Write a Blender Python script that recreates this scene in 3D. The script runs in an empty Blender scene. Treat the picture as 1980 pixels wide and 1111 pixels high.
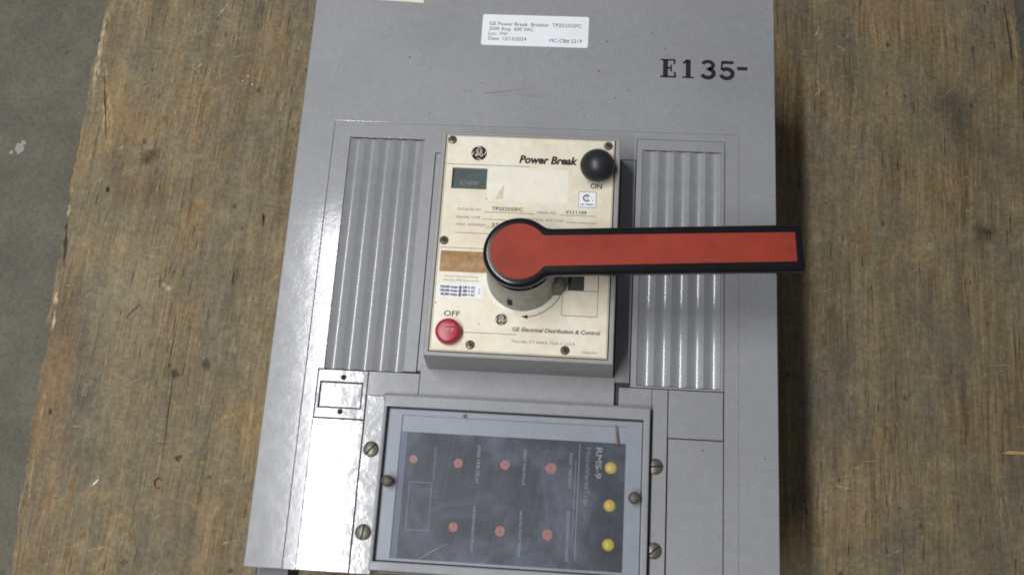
import bpy, bmesh, math, random
from mathutils import Matrix, Vector

# ------------------------------------------------------------------ scene, camera, light
sc = bpy.context.scene
col = sc.collection
F = 0.200                       # height of the breaker's front face above the board (m)
MM = 0.001

cam_d = bpy.data.cameras.new('camera')
cam_d.sensor_width = 36.0
cam_d.lens = 1900.0 / 1980.0 * 36.0
cam_d.clip_start = 0.01
cam_d.clip_end = 50
cam = bpy.data.objects.new('camera', cam_d)
col.objects.link(cam)
rt = Vector((0.9969409, 0.0614584, -0.0482872))
dn = Vector((0.0461939, -0.9616764, -0.2702678))
fw = Vector((-0.0630468, 0.2672105, -0.9615735))
m = Matrix.Identity(4)
for i in range(3):
    m[i][0] = rt[i]; m[i][1] = -dn[i]; m[i][2] = -fw[i]
m.translation = Vector((0.0394043, -0.2360139, F + 0.7600688))
cam.matrix_world = m
sc.camera = cam

world = bpy.data.worlds.new('World')
sc.world = world
world.use_nodes = True
bg = world.node_tree.nodes['Background']
bg.inputs[0].default_value = (0.93, 0.97, 1.0, 1)
bg.inputs[1].default_value = 0.13

def area(name, loc, target, sx, sy, power, color):
    l = bpy.data.lights.new(name, 'AREA')
    l.shape = 'RECTANGLE'; l.size = sx; l.size_y = sy; l.energy = power; l.color = color
    o = bpy.data.objects.new(name, l); col.objects.link(o)
    o.location = loc
    d = Vector(target) - Vector(loc)
    z = -d.normalized(); y = Vector((-0.105, 1, 0)); x = y.cross(z).normalized(); y = z.cross(x)
    o.matrix_world = Matrix(((x.x, y.x, z.x, loc[0]), (x.y, y.y, z.y, loc[1]), (x.z, y.z, z.z, loc[2]), (0, 0, 0, 1)))
    return o
# one ceiling strip fixture, up and to the left of the breaker
area('ceiling_strip_light', (-0.765, -0.28, F + 2.6), (-2.75, -0.28, 0.0), 0.20, 2.44, 128.0, (0.98, 0.985, 1.0))

sc.view_settings.view_transform = 'Standard'
sc.view_settings.look = 'None'
sc.view_settings.exposure = 0.0
sc.view_settings.gamma = 1.0
sc.view_settings.use_curve_mapping = False
sc.render.engine = 'CYCLES'
sc.cycles.use_denoising = True
sc.cycles.max_bounces = 6
sc.cycles.transparent_max_bounces = 16
sc.cycles.filter_width = 1.9

# ------------------------------------------------------------------ materials
class NT:
    def __init__(s, name):
        s.m = bpy.data.materials.new(name); s.m.use_nodes = True
        s.t = s.m.node_tree; s.n = s.t.nodes; s.l = s.t.links
        s.bsdf = s.n['Principled BSDF']; s.out = s.n['Material Output']
    def add(s, kind, **k):
        n = s.n.new(kind)
        for a, v in k.items():
            if a in n.inputs: n.inputs[a].default_value = v
            else: setattr(n, a, v)
        return n
    def link(s, a, b): s.l.new(a, b)
    def coord(s, scale=(1, 1, 1), rotz=0.0):
        tc = s.add('ShaderNodeTexCoord'); mr = s.add('ShaderNodeMapping'); mp = s.add('ShaderNodeMapping')
        mp.inputs['Scale'].default_value = scale; mr.inputs['Rotation'].default_value = (0, 0, rotz)
        s.link(tc.outputs['Object'], mr.inputs['Vector']); s.link(mr.outputs[0], mp.inputs['Vector']); return mp.outputs[0]
    def warp(s, vec, amount, scale):
        n = s.add('ShaderNodeTexNoise'); n.inputs['Scale'].default_value = scale; n.inputs['Detail'].default_value = 3
        s.link(vec, n.inputs['Vector'])
        a = s.add('ShaderNodeVectorMath', operation='SUBTRACT'); s.link(n.outputs[1], a.inputs[0]); a.inputs[1].default_value = (.5, .5, .5)
        b = s.add('ShaderNodeVectorMath', operation='MULTIPLY'); s.link(a.outputs[0], b.inputs[0]); b.inputs[1].default_value = amount
        c = s.add('ShaderNodeVectorMath', operation='ADD'); s.link(vec, c.inputs[0]); s.link(b.outputs[0], c.inputs[1]); return c.outputs[0]
    def scl(s, vec, k):
        a = s.add('ShaderNodeVectorMath', operation='MULTIPLY'); s.link(vec, a.inputs[0]); a.inputs[1].default_value = k; return a.outputs[0]
    def spot(s, vec, x, y, rx, ry, hard=0.35, amt=1.0):
        a = s.add('ShaderNodeVectorMath', operation='SUBTRACT'); s.link(vec, a.inputs[0]); a.inputs[1].default_value = (x * .001, y * .001, 0)
        b = s.add('ShaderNodeVectorMath', operation='MULTIPLY'); s.link(a.outputs[0], b.inputs[0]); b.inputs[1].default_value = (1000 / rx, 1000 / ry, 0)
        l = s.add('ShaderNodeVectorMath', operation='LENGTH'); s.link(b.outputs[0], l.inputs[0])
        return s.ramp(l.outputs['Value'], [(hard, amt), (1.0, 0.0)])
    def noise(s, vec, scale, detail=4, rough=0.55, dist=0.0):
        n = s.add('ShaderNodeTexNoise'); n.inputs['Scale'].default_value = scale
        n.inputs['Detail'].default_value = detail; n.inputs['Roughness'].default_value = rough
        n.inputs['Distortion'].default_value = dist
        s.link(vec, n.inputs['Vector']); return n.outputs[0]
    def ramp(s, fac, stops):
        r = s.add('ShaderNodeValToRGB'); e = r.color_ramp.elements
        while len(e) < len(stops): e.new(0.5)
        for q, (p, c) in zip(e, stops):
            q.position = p
            q.color = (c, c, c, 1) if isinstance(c, (int, float)) else (*c, 1)
        s.link(fac, r.inputs[0]); return r.outputs[0]
    def mix(s, fac, a, b, mode='MIX'):
        n = s.add('ShaderNodeMix'); n.data_type = 'RGBA'; n.blend_type = mode
        for idx, v in ((0, fac), (6, a), (7, b)):
            sock = n.inputs[idx]
            if hasattr(v, 'links'): s.link(v, sock)
            elif isinstance(v, (int, float)): sock.default_value = v if idx == 0 else (v, v, v, 1)
            else: sock.default_value = (*v, 1)
        return n.outputs[2]
    def bump(s, h, strength, dist):
        b = s.add('ShaderNodeBump'); b.inputs['Strength'].default_value = strength; b.inputs['Distance'].default_value = dist
        s.link(h, b.inputs['Height']); s.link(b.outputs[0], s.bsdf.inputs['Normal']); return b

def set_in(b, **k):
    for a, v in k.items():
        b.inputs[a.replace('_', ' ')].default_value = (*v, 1) if isinstance(v, tuple) and len(v) == 3 else v

def plain(name, c, rough=0.5, metal=0.0, var=0.12, vscale=60, bumpd=0.0, spec=0.5):
    t = NT(name); v = t.coord()
    n = t.noise(v, vscale, 5, 0.6)
    f = t.ramp(n, [(0.3, 1 - var), (0.7, 1 + var * 0.5 if var < .5 else 1)])
    t.link(t.mix(1.0, c, f, 'MULTIPLY'), t.bsdf.inputs['Base Color'])
    set_in(t.bsdf, Roughness=rough, Metallic=metal)
    t.bsdf.inputs['Specular IOR Level'].default_value = spec
    if bumpd: t.bump(t.noise(v, 900, 3), 0.4, bumpd)
    return t.m

def paint(name, c, rough, wav, peel=0.00004, coat=0.5, crough=0.13):
    """worn grey enamel: grime, dark specks, orange peel"""
    t = NT(name); v = t.coord()
    big = t.noise(v, 9, 5, 0.6); fine = t.noise(v, 140, 4, 0.7)
    g = t.ramp(big, [(0.28, (0.86, 0.86, 0.835)), (0.5, (0.95, 0.95, 0.94)), (0.72, (1.02, 1.02, 1.03))])
    b = t.mix(1.0, c, g, 'MULTIPLY')
    b = t.mix(1.0, b, t.ramp(fine, [(0.3, 0.90), (0.65, 1.0)]), 'MULTIPLY')
    b = t.mix(1.0, b, t.ramp(t.noise(v, 520, 3, 0.7), [(0.3, 0.90), (0.65, 1.03)]), 'MULTIPLY')
    vo = t.add('ShaderNodeTexVoronoi'); vo.inputs['Scale'].default_value = 38; t.link(v, vo.inputs['Vector'])
    sp = t.ramp(vo.outputs['Distance'], [(0.022, 1.0), (0.034, 0.0)])
    keep = t.ramp(t.noise(v, 31, 2), [(0.53, 0.0), (0.57, 0.8)])
    b = t.mix(t.mix(1.0, sp, keep, 'MULTIPLY'), b, (0.05, 0.045, 0.04))
    smx = t.coord((30, 220, 1), 0.12)
    sm = t.ramp(t.noise(smx, 1.0, 3), [(0.66, 0.0), (0.78, 0.22)])
    b = t.mix(sm, b, (0.12, 0.115, 0.11))
    t.link(b, t.bsdf.inputs['Base Color'])
    t.link(t.ramp(t.noise(v, 45, 4, 0.7), [(0.3, rough - 0.05), (0.7, rough + 0.07)]), t.bsdf.inputs['Roughness'])
    mx = t.add('ShaderNodeMath', operation='ADD')
    s1 = t.add('ShaderNodeMath', operation='MULTIPLY'); s1.inputs[1].default_value = wav
    t.link(t.noise(v, 70, 3, 0.55), s1.inputs[0])
    s2 = t.add('ShaderNodeMath', operation='MULTIPLY'); s2.inputs[1].default_value = peel
    t.link(t.noise(v, 600, 3, 0.6), s2.inputs[0])
    t.link(s1.outputs[0], mx.inputs[0]); t.link(s2.outputs[0], mx.inputs[1])
    bn = t.bump(mx.outputs[0], 1.0, 1.0)
    t.bsdf.inputs['Coat Weight'].default_value = coat
    t.bsdf.inputs['Coat Roughness'].default_value = crough
    t.link(bn.outputs[0], t.bsdf.inputs['Coat Normal'])
    return t.m

M = {}
M['grey'] = paint('grey_enamel', (0.286, 0.287, 0.304), 0.50, 0.00008, 0.000005, 0.38, 0.11)
M['grey_gloss'] = paint('grey_gloss_insert', (0.275, 0.28, 0.292), 0.34, 0.00020, 0.000007, 0.9, 0.095)
M['grey_plate'] = paint('grey_plate', (0.275, 0.275, 0.292), 0.42, 0.00030, 0.00002, 0.42, 0.12)
M['grey_rib'] = paint('grey_rib', (0.268, 0.27, 0.285), 0.42, 0.00003, 0.000004, 1.0, 0.17)
M['housing'] = paint('housing_grey', (0.31, 0.308, 0.29), 0.45, 0.00008, 0.000006, 0.25)
M['black'] = plain('black_plastic', (0.006, 0.006, 0.008), 0.22, var=0.3, bumpd=0.00002)
M['black_matte'] = plain('black_rubber', (0.02, 0.021, 0.023), 0.42, var=0.3, bumpd=0.00003)
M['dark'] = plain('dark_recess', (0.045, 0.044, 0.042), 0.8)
M['lug'] = plain('hub_lug_brown', (0.105, 0.098, 0.075), 0.5, var=0.4, vscale=150)
M['tray'] = plain('tray_grey', (0.30, 0.31, 0.335), 0.5, var=0.1)
M['tea'] = plain('tea_stain', (0.64, 0.53, 0.36), 0.5, var=0.2, vscale=200)
M['hub'] = plain('hub_grey', (0.33, 0.315, 0.27), 0.42, var=0.35, vscale=120)
M['red'] = plain('red_inlay', (0.305, 0.040, 0.022), 0.5, var=0.2, vscale=40, bumpd=0.00003, spec=0.2)
M['red_button'] = plain('red_button', (0.37, 0.022, 0.04), 0.36, var=0.15)
M['ink'] = plain('black_ink', (0.022, 0.020, 0.022), 0.6, var=0.3, vscale=400, spec=0.15)
M['ink_soft'] = plain('faded_ink', (0.17, 0.15, 0.125), 0.7, var=0.3, vscale=500)
M['ink_grey'] = plain('grey_ink', (0.09, 0.085, 0.08), 0.7, var=0.3, vscale=500, spec=0.15)
M['ink_blue'] = plain('blue_ink', (0.045, 0.047, 0.10), 0.6, spec=0.15)
M['white_label'] = plain('white_label', (0.78, 0.80, 0.83), 0.5, var=0.05)
M['cream_label'] = plain('cream_label', (0.70, 0.66, 0.52), 0.55, var=0.08)
M['patch'] = plain('pale_patch', (0.77, 0.735, 0.61), 0.5, var=0.07, vscale=120)
M['screw'] = plain('dull_screw', (0.19, 0.175, 0.14), 0.42, metal=0.6, var=0.5, vscale=500)
M['rust_screw'] = plain('rusty_screw', (0.125, 0.108, 0.082), 0.55, metal=0.3, var=0.5, vscale=600)
M['slot'] = plain('screw_slot', (0.02, 0.018, 0.015), 0.9)
M['yellow'] = plain('yellow_lens', (0.70, 0.48, 0.02), 0.4, var=0.1)
M['orange'] = plain('orange_dial', (0.42, 0.085, 0.03), 0.5, var=0.35, vscale=300)
M['white_ink'] = plain('white_ink', (0.24, 0.265, 0.28), 0.6, var=0.35, vscale=500)
M['white_dim'] = plain('white_dim_ink', (0.13, 0.14, 0.15), 0.6, var=0.35, vscale=500)
M['trip_face'] = plain('trip_face', (0.026, 0.029, 0.036), 0.8, var=0.45, vscale=35, spec=0.1)
M['trip_side'] = plain('trip_side_strip', (0.07, 0.085, 0.13), 0.6, var=0.2)
M['window_back'] = plain('window_back', (0.085, 0.122, 0.112), 0.6, var=0.3)
M['flag'] = plain('flag_ink', (0.30, 0.27, 0.20), 0.6, var=0.3)
M['pale_red'] = plain('worn_red', (0.62, 0.24, 0.26), 0.5)
M['scuff'] = plain('scuff_grey', (0.20, 0.198, 0.195), 0.6, var=0.4, vscale=300)
M['patch_dim'] = plain('scratch_pale', (0.33, 0.31, 0.26), 0.6)
M['splinter'] = plain('splinter_wood', (0.46, 0.31, 0.12), 0.75, var=0.3, vscale=200)
M['brown_sliver'] = plain('brown_sliver', (0.23, 0.13, 0.07), 0.75, var=0.3, vscale=300)

# nameplate cream, yellowed and stained
t = NT('cream_nameplate'); v = t.coord()
b = t.ramp(t.noise(v, 16, 6, 0.65, 0.6), [(0.34, (0.70, 0.60, 0.44)), (0.50, (0.75, 0.69, 0.54)), (0.70, (0.78, 0.75, 0.63))])
b = t.mix(1.0, b, t.ramp(t.noise(v, 160, 4, 0.7), [(0.3, 0.90), (0.6, 1.0)]), 'MULTIPLY')
st = t.ramp(t.noise(v, 42, 5, 0.7, 0.5), [(0.68, 0.0), (0.84, 0.4)])
b = t.mix(st, b, (0.40, 0.30, 0.19))
b = t.mix(t.ramp(t.noise(v, 27, 6, 0.7, 0.8), [(0.50, 0.0), (0.72, 0.35)]), b, (0.50, 0.45, 0.36))
t.link(b, t.bsdf.inputs['Base Color']); set_in(t.bsdf, Roughness=0.36)
M['cream'] = t.m

# brown perished adhesive rectangle
t = NT('brown_adhesive'); v = t.coord()
b = t.ramp(t.noise(v, 110, 6, 0.7), [(0.3, (0.22, 0.115, 0.05)), (0.5, (0.36, 0.21, 0.095)), (0.72, (0.50, 0.33, 0.18))])
t.link(b, t.bsdf.inputs['Base Color']); set_in(t.bsdf, Roughness=0.75); t.bump(t.noise(v, 400, 4), 0.5, 0.0003)
M['adhesive'] = t.m

# scuffed clear cover: see-through sheet with a thin milky haze and a glossy top
t = NT('scuffed_clear_plastic'); v = t.coord()
tr = t.add('ShaderNodeBsdfTransparent'); tr.inputs[0].default_value = (0.93, 0.94, 0.95, 1)
df = t.add('ShaderNodeBsdfDiffuse'); df.inputs[0].default_value = (0.48, 0.52, 0.63, 1)
hz = t.mix(0.12, t.ramp(t.noise(v, 17, 7, 0.72, 0.6), [(0.30, 0.012), (0.5, 0.05), (0.72, 0.17)]), t.ramp(t.noise(t.coord((420, 14, 1), 0.15), 1.0, 4, 0.7), [(0.45, 0.0), (0.72, 0.16)]))
m1 = t.add('ShaderNodeMixShader'); t.link(hz, m1.inputs[0]); t.link(tr.outputs[0], m1.inputs[1]); t.link(df.outputs[0], m1.inputs[2])
gl = t.add('ShaderNodeBsdfGlossy'); gl.inputs['Roughness'].default_value = 0.42
m2 = t.add('ShaderNodeMixShader'); fr = t.add('ShaderNodeFresnel'); fr.inputs[0].default_value = 1.22
t.link(fr.outputs[0], m2.inputs[0]); t.link(m1.outputs[0], m2.inputs[1]); t.link(gl.outputs[0], m2.inputs[2])
t.link(m2.outputs[0], t.out.inputs[0])
M['clear'] = t.m
t = NT('window_pane'); tr = t.add('ShaderNodeBsdfTransparent'); tr.inputs[0].default_value = (0.93, 0.94, 0.95, 1)
gl = t.add('ShaderNodeBsdfGlossy'); gl.inputs['Roughness'].default_value = 0.15
m2 = t.add('ShaderNodeMixShader'); m2.inputs[0].default_value = 0.05
t.link(tr.outputs[0], m2.inputs[1]); t.link(gl.outputs[0], m2.inputs[2]); t.link(m2.outputs[0], t.out.inputs[0])
M['pane'] = t.m

# plywood
t = NT('weathered_plywood'); R0 = 0.03
v = t.warp(t.warp(t.coord((1, 1, 1), R0), (0.012, 0.02, 0), 5), (0.004, 0.004, 0), 30)
iso = t.coord()
g1 = t.noise(t.scl(v, (70, 4.5, 1)), 1.0, 7, 0.68)
g2 = t.noise(t.scl(v, (300, 11, 1)), 1.0, 5, 0.72)
g3 = t.noise(t.scl(v, (850, 34, 1)), 1.0, 3, 0.7)
d1 = t.noise(t.scl(v, (11, 7, 1)), 1.0, 9, 0.72)
d2 = t.noise(iso, 46, 7, 0.74, 0.5)
d3 = t.noise(iso, 260, 4, 0.75)
c = t.ramp(g1, [(0.30, (0.118, 0.078, 0.040)), (0.45, (0.190, 0.132, 0.072)), (0.58, (0.245, 0.172, 0.094)), (0.74, (0.320, 0.225, 0.118))])
c = t.mix(t.ramp(g2, [(0.36, 0.60), (0.50, 0.0)]), c, (0.088, 0.062, 0.036))
c = t.mix(t.ramp(g2, [(0.53, 0.0), (0.66, 0.62)]), c, (0.37, 0.26, 0.135))
grey = t.mix(t.ramp(d2, [(0.35, 0.0), (0.65, 1.0)]), (0.135, 0.122, 0.093), (0.225, 0.205, 0.162))
c = t.mix(t.ramp(d1, [(0.40, 0.0), (0.49, 0.45), (0.62, 0.82)]), c, grey)
c = t.mix(t.ramp(d2, [(0.54, 0.0), (0.68, 0.55)]), c, (0.30, 0.205, 0.10))
c = t.mix(t.ramp(t.noise(iso, 19, 7, 0.72, 0.8), [(0.54, 0.0), (0.66, 0.6)]), c, (0.17, 0.155, 0.122))
c = t.mix(t.ramp(t.noise(t.scl(v, (20, 12, 1)), 1.0, 7, 0.72), [(0.58, 0.0), (0.76, 0.55)]), c, (0.078, 0.064, 0.048))
ws = t.warp(iso, (0.018, 0.018, 0), 60)
for x, y, rx, ry, cc, hd, am in ((-422, 158, 17, 13, (.08, .045, .028), .1, .9), (-415, 165, 7, 7, (.17, .06, .04), .2, .7), (-425, 120, 40, 26, (.11, .062, .045), .0, .55), (-428, 168, 8, 6, (.24, .23, .21), .1, .6),
        (-358, -75.6, 6, 6, (.05, .045, .04), .4, .85), (-326.6, -65, 5.5, 7, (.05, .045, .04), .4, .8), (-301, -56, 6, 5, (.08, .07, .06), .1, .6), (-365, -68, 3, 3, (.05, .04, .035), .3, .8),
        (434, 229, 18, 40, (.07, .062, .048), .0, .7), (424, 255, 26, 26, (.09, .08, .06), .0, .55), (450, 110, 15, 12, (.06, .042, .025), .1, .85), (362, -60, 5, 6, (.05, .045, .04), .3, .8), (-480, -90, 26, 90, (.27, .145, .055), .1, .7),
        (-470, 215, 16, 60, (.33, .21, .09), .1, .7), (-448, 190, 20, 50, (.30, .175, .07), .0, .6), (-462, -200, 18, 70, (.27, .15, .06), .1, .5), (-345, 40, 40, 60, (.17, .15, .12), .0, .4), (-420, 10, 60, 70, (.29, .255, .19), .0, .45), (-420, 300, 50, 60, (.19, .165, .125), .0, .5), (330, 300, 60, 60, (.15, .135, .1), .0, .4), (290, -60, 22, 50, (.19, .17, .13), .0, .4), (410, -20, 60, 60, (.165, .15, .115), .0, .45), (415, 165, 18, 26, (.33, .21, .09), .1, .5)):
    c = t.mix(t.spot(ws, x, y, rx, ry, hd, am), c, cc)
c = t.mix(1.0, c, t.ramp(d3, [(0.28, 0.62), (0.62, 1.08)]), 'MULTIPLY')
c = t.mix(1.0, c, t.ramp(g3, [(0.3, 0.74), (0.65, 1.05)]), 'MULTIPLY')
c = t.mix(1.0, c, t.ramp(t.noise(t.scl(v, (13, 5, 1)), 1.3, 5, 0.65), [(0.32, (0.80, 0.81, 0.87)), (0.48, (1.0, 0.965, 0.89)), (0.66, (1.20, 1.06, 0.82))]), 'MULTIPLY')
hs = t.add('ShaderNodeHueSaturation'); hs.inputs['Saturation'].default_value = 0.84; hs.inputs['Value'].default_value = 1.06; t.link(c, hs.inputs['Color'])
c = t.mix(1.0, hs.outputs[0], (1.0, 1.0, 0.88), 'MULTIPLY')
t.link(c, t.bsdf.inputs['Base Color'])
set_in(t.bsdf, Roughness=0.72); t.bsdf.inputs['Specular IOR Level'].default_value = 0.2
hh = t.mix(0.5, g2, d2); t.bump(hh, 0.6, 0.0011)
M['wood'] = t.m

t = NT('wood_marks')
at = t.add('ShaderNodeVertexColor'); at.layer_name = 'tone'
nz = t.noise(t.coord((500, 120, 1)), 1.0, 4, 0.7)
b = t.mix(1.0, at.outputs[0], t.ramp(nz, [(0.3, 0.7), (0.65, 1.05)]), 'MULTIPLY')
t.link(b, t.bsdf.inputs['Base Color']); set_in(t.bsdf, Roughness=0.78); t.bsdf.inputs['Specular IOR Level'].default_value = 0.1
al = t.add('ShaderNodeMath', operation='MULTIPLY'); t.link(at.outputs[1], al.inputs[0]); t.link(t.ramp(nz, [(0.34, 0.25), (0.56, 1.0)]), al.inputs[1])
t.link(al.outputs[0], t.bsdf.inputs['Alpha'])
M['marks'] = t.m

t = NT('concrete'); v = t.coord()
b = t.ramp(t.noise(v, 7, 7, 0.7, 0.4), [(0.3, (0.094, 0.086, 0.067)), (0.55, (0.122, 0.113, 0.090)), (0.75, (0.150, 0.140, 0.114))])
b = t.mix(1.0, b, t.ramp(t.noise(v, 260, 4, 0.75), [(0.3, 0.68), (0.6, 1.06)]), 'MULTIPLY')
b = t.mix(1.0, b, t.ramp(t.noise(v, 24, 5, 0.7), [(0.3, (0.86, 0.86, 0.84)), (0.65, (1.1, 1.09, 1.02))]), 'MULTIPLY')
b = t.mix(t.ramp(t.noise(v, 55, 5, 0.7), [(0.60, 0.0), (0.70, 0.5)]), b, (0.07, 0.066, 0.054))
b = t.mix(t.ramp(t.noise(v, 120, 3, 0.6), [(0.68, 0.0), (0.74, 0.75)]), b, (0.045, 0.042, 0.036))
t.link(b, t.bsdf.inputs['Base Color']); set_in(t.bsdf, Roughness=0.8); t.bump(t.noise(v, 400, 4), 0.4, 0.0008)
M['concrete'] = t.m

# ------------------------------------------------------------------ mesh helpers (millimetres in, metres out)
def finish(name, bm, mat, parent=None, smooth=None):
    bmesh.ops.recalc_face_normals(bm, faces=bm.faces[:])
    me = bpy.data.meshes.new(name); bm.to_mesh(me); bm.free()
    if mat: me.materials.append(M[mat])
    if smooth is not None:
        for p in me.polygons: p.use_smooth = True
        me.set_sharp_from_angle(angle=math.radians(smooth))
    o = bpy.data.objects.new(name, me); col.objects.link(o)
    if parent: o.parent = parent
    return o

def bevel_top(bm, zt, w, seg=2):
    if w <= 0: return
    es = []
    for e in bm.edges:
        if len(e.link_faces) == 2 and all(abs(v.co.z - zt) < 1e-6 for v in e.verts) and e.calc_face_angle(0) > 0.6:
            es.append(e)
    if es: bmesh.ops.bevel(bm, geom=es, offset=w, segments=seg, affect='EDGES', profile=0.5, clamp_overlap=True)

def rslab_bm(rects, holes, z0, z1, bev=0.0, bottom=False, seg=2):
    """rectilinear slab from rectangles minus holes, heights above the face, mm"""
    xs = sorted({r[i] for r in rects + holes for i in (0, 1)})
    ys = sorted({r[i] for r in rects + holes for i in (2, 3)})
    def ins(x, y):
        return any(r[0] < x < r[1] and r[2] < y < r[3] for r in rects) and not any(h[0] < x < h[1] and h[2] < y < h[3] for h in holes)
    bm = bmesh.new(); V = {}
    def vert(i, j, k):
        if (i, j, k) not in V: V[i, j, k] = bm.verts.new((xs[i] * MM, ys[j] * MM, F + (z1, z0)[k] * MM))
        return V[i, j, k]
    nx, ny = len(xs) - 1, len(ys) - 1
    cell = [[ins((xs[i] + xs[i + 1]) / 2, (ys[j] + ys[j + 1]) / 2) for j in range(ny)] for i in range(nx)]
    g = lambda i, j: 0 <= i < nx and 0 <= j < ny and cell[i][j]
    for i in range(nx):
        for j in range(ny):
            if not cell[i][j]: continue
            bm.faces.new([vert(i, j, 0), vert(i + 1, j, 0), vert(i + 1, j + 1, 0), vert(i, j + 1, 0)])
            if bottom: bm.faces.new([vert(i, j, 1), vert(i, j + 1, 1), vert(i + 1, j + 1, 1), vert(i + 1, j, 1)])
            for (a, b_, nb) in (((i, j), (i + 1, j), (i, j - 1)), ((i + 1, j), (i + 1, j + 1), (i + 1, j)), ((i + 1, j + 1), (i, j + 1), (i, j + 1)), ((i, j + 1), (i, j), (i - 1, j))):
                if not g(*nb):
                    bm.faces.new([vert(*a, 0), vert(*a, 1), vert(*b_, 1), vert(*b_, 0)])
    bmesh.ops.recalc_face_normals(bm, faces=bm.faces[:])
    bevel_top(bm, F + z1 * MM, bev * MM, seg)
    return bm

def rslab(name, rects, holes, z0, z1, bev, mat, parent, bottom=False, seg=2):
    return finish(name, rslab_bm(rects, holes, z0, z1, bev, bottom, seg), mat, parent)

def rounded(x0, x1, y0, y1, r, n=5):
    pts = []
    for cx, cy, a0 in ((x1 - r, y1 - r, 0), (x0 + r, y1 - r, 90), (x0 + r, y0 + r, 180), (x1 - r, y0 + r, 270)):
        for k in range(n + 1):
            a = math.radians(a0 + 90 * k / n); pts.append((cx + r * math.cos(a), cy + r * math.sin(a)))
    return pts

def prism_bm(pts, z0, z1, bev=0.0, seg=2, bm=None):
    bm = bm or bmesh.new()
    tv = [bm.verts.new((x * MM, y * MM, F + z1 * MM)) for x, y in pts]
    bv = [bm.verts.new((x * MM, y * MM, F + z0 * MM)) for x, y in pts]
    n = len(pts)
    bm.faces.new(tv); bm.faces.new(bv[::-1])
    for i in range(n): bm.faces.new([tv[i], bv[i], bv[(i + 1) % n], tv[(i + 1) % n]])
    bmesh.ops.recalc_face_normals(bm, faces=bm.faces[:])
    bevel_top(bm, F + z1 * MM, bev * MM, seg)
    return bm

def prism(name, pts, z0, z1, bev, mat, parent, seg=2, smooth=None):
    return finish(name, prism_bm(pts, z0, z1, bev, seg), mat, parent, smooth)

def lathe(name, cx, cy, prof, mat, parent, n=40, smooth=50):
    """prof: list of (radius, height above the face) in mm, top first"""
    bm = bmesh.new(); rings = []
    for r, z in prof:
        if r == 0: rings.append([bm.verts.new((cx * MM, cy * MM, F + z * MM))])
        else: rings.append([bm.verts.new(((cx + r * math.cos(2 * math.pi * k / n)) * MM, (cy + r * math.sin(2 * math.pi * k / n)) * MM, F + z * MM)) for k in range(n)])
    for a, b_ in zip(rings, rings[1:]):
        for k in range(n):
            k2 = (k + 1) % n
            if len(a) == 1: bm.faces.new([a[0], b_[k], b_[k2]])
            elif len(b_) == 1: bm.faces.new([a[k], b_[0], a[k2]])
            else: bm.faces.new([a[k], b_[k], b_[k2], a[k2]])
    return finish(name, bm, mat, parent, smooth)

def stroke_into(bm, pts, w, z, closed=False, taper=None):
    """flat ribbon along pts (mm) at height z mm above the face"""
    n = len(pts); L = []; Rr = []
    for i, (x, y) in enumerate(pts):
        a = pts[(i - 1) % n] if (closed or i > 0) else pts[i]
        b_ = pts[(i + 1) % n] if (closed or i < n - 1) else pts[i]
        dx, dy = b_[0] - a[0], b_[1] - a[1]; l = math.hypot(dx, dy) or 1
        h = w / 2 * (taper[i] if taper else 1)
        L.append(bm.verts.new(((x - dy / l * h) * MM, (y + dx / l * h) * MM, F + z * MM)))
        Rr.append(bm.verts.new(((x + dy / l * h) * MM, (y - dx / l * h) * MM, F + z * MM)))
    for i in range(n if closed else n - 1):
        j = (i + 1) % n
        bm.faces.new([L[i], Rr[i], Rr[j], L[j]])

def strokes(name, items, z, mat, parent):
    bm = bmesh.new()
    for it in items: stroke_into(bm, it[0], it[1], z, it[2] if len(it) > 2 else False)
    return finish(name, bm, mat, parent)

def arc(cx, cy, r, a0, a1, n=16, ry=None):
    return [(cx + r * math.cos(math.radians(a0 + (a1 - a0) * k / n)), cy + (ry or r) * math.sin(math.radians(a0 + (a1 - a0) * k / n))) for k in range(n + 1)]

def text(s, x0, x1, yb, h, z, mat, parent, bold=0.0, shear=0.0, rot=0.0):
    """flat print whose ink runs x0..x1 on baseline yb with capitals h high (mm); rot turns it about (x0, yb)"""
    cu = bpy.data.curves.new('lettering', 'FONT'); cu.body = s; cu.size = 1.0; cu.shear = shear; cu.offset = bold
    cu.resolution_u = 3
    tmp = bpy.data.objects.new('lettering', cu); col.objects.link(tmp)
    dg = bpy.context.evaluated_depsgraph_get()
    me = bpy.data.meshes.new_from_object(tmp.evaluated_get(dg))
    bpy.data.objects.remove(tmp); bpy.data.curves.remove(cu)
    X = [v.co.x for v in me.vertices]; lo, hi = min(X), max(X)
    sx = (x1 - x0) / (hi - lo); sy = h / 0.729
    cr, sr = math.cos(math.radians(rot)), math.sin(math.radians(rot))
    for v in me.vertices:
        a, b_ = (v.co.x - lo) * sx, v.co.y * sy
        v.co = Vector(((x0 + a * cr - b_ * sr) * MM, (yb + a * sr + b_ * cr) * MM, F + z * MM))
    me.materials.clear(); me.materials.append(M[mat])
    me.name = 'lettering'
    o = bpy.data.objects.new('lettering', me); col.objects.link(o); o.parent = parent
    return o

def tag(o, label=None, cat=None, group=None, kind=None):
    for k, v in (('label', label), ('category', cat), ('group', group), ('kind', kind)):
        if v: o[k] = v
    return o

# ------------------------------------------------------------------ floor and board
random.seed(7)
bm = bmesh.new()
ZF = -0.140
vs = [bm.verts.new((x, y, ZF)) for x, y in ((-2.5, -2.5), (2.5, -2.5), (2.5, 2.5), (-2.5, 2.5))]
bm.faces.new(vs)
floor = tag(finish('floor', bm, 'concrete'), kind='structure')

board = bpy.data.objects.new('plywood_board', None); col.objects.link(board); board.location = (0, 0, ZF)
tag(board, 'scratched weathered plywood board on a pallet base under the grey breaker', 'plywood board')

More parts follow.
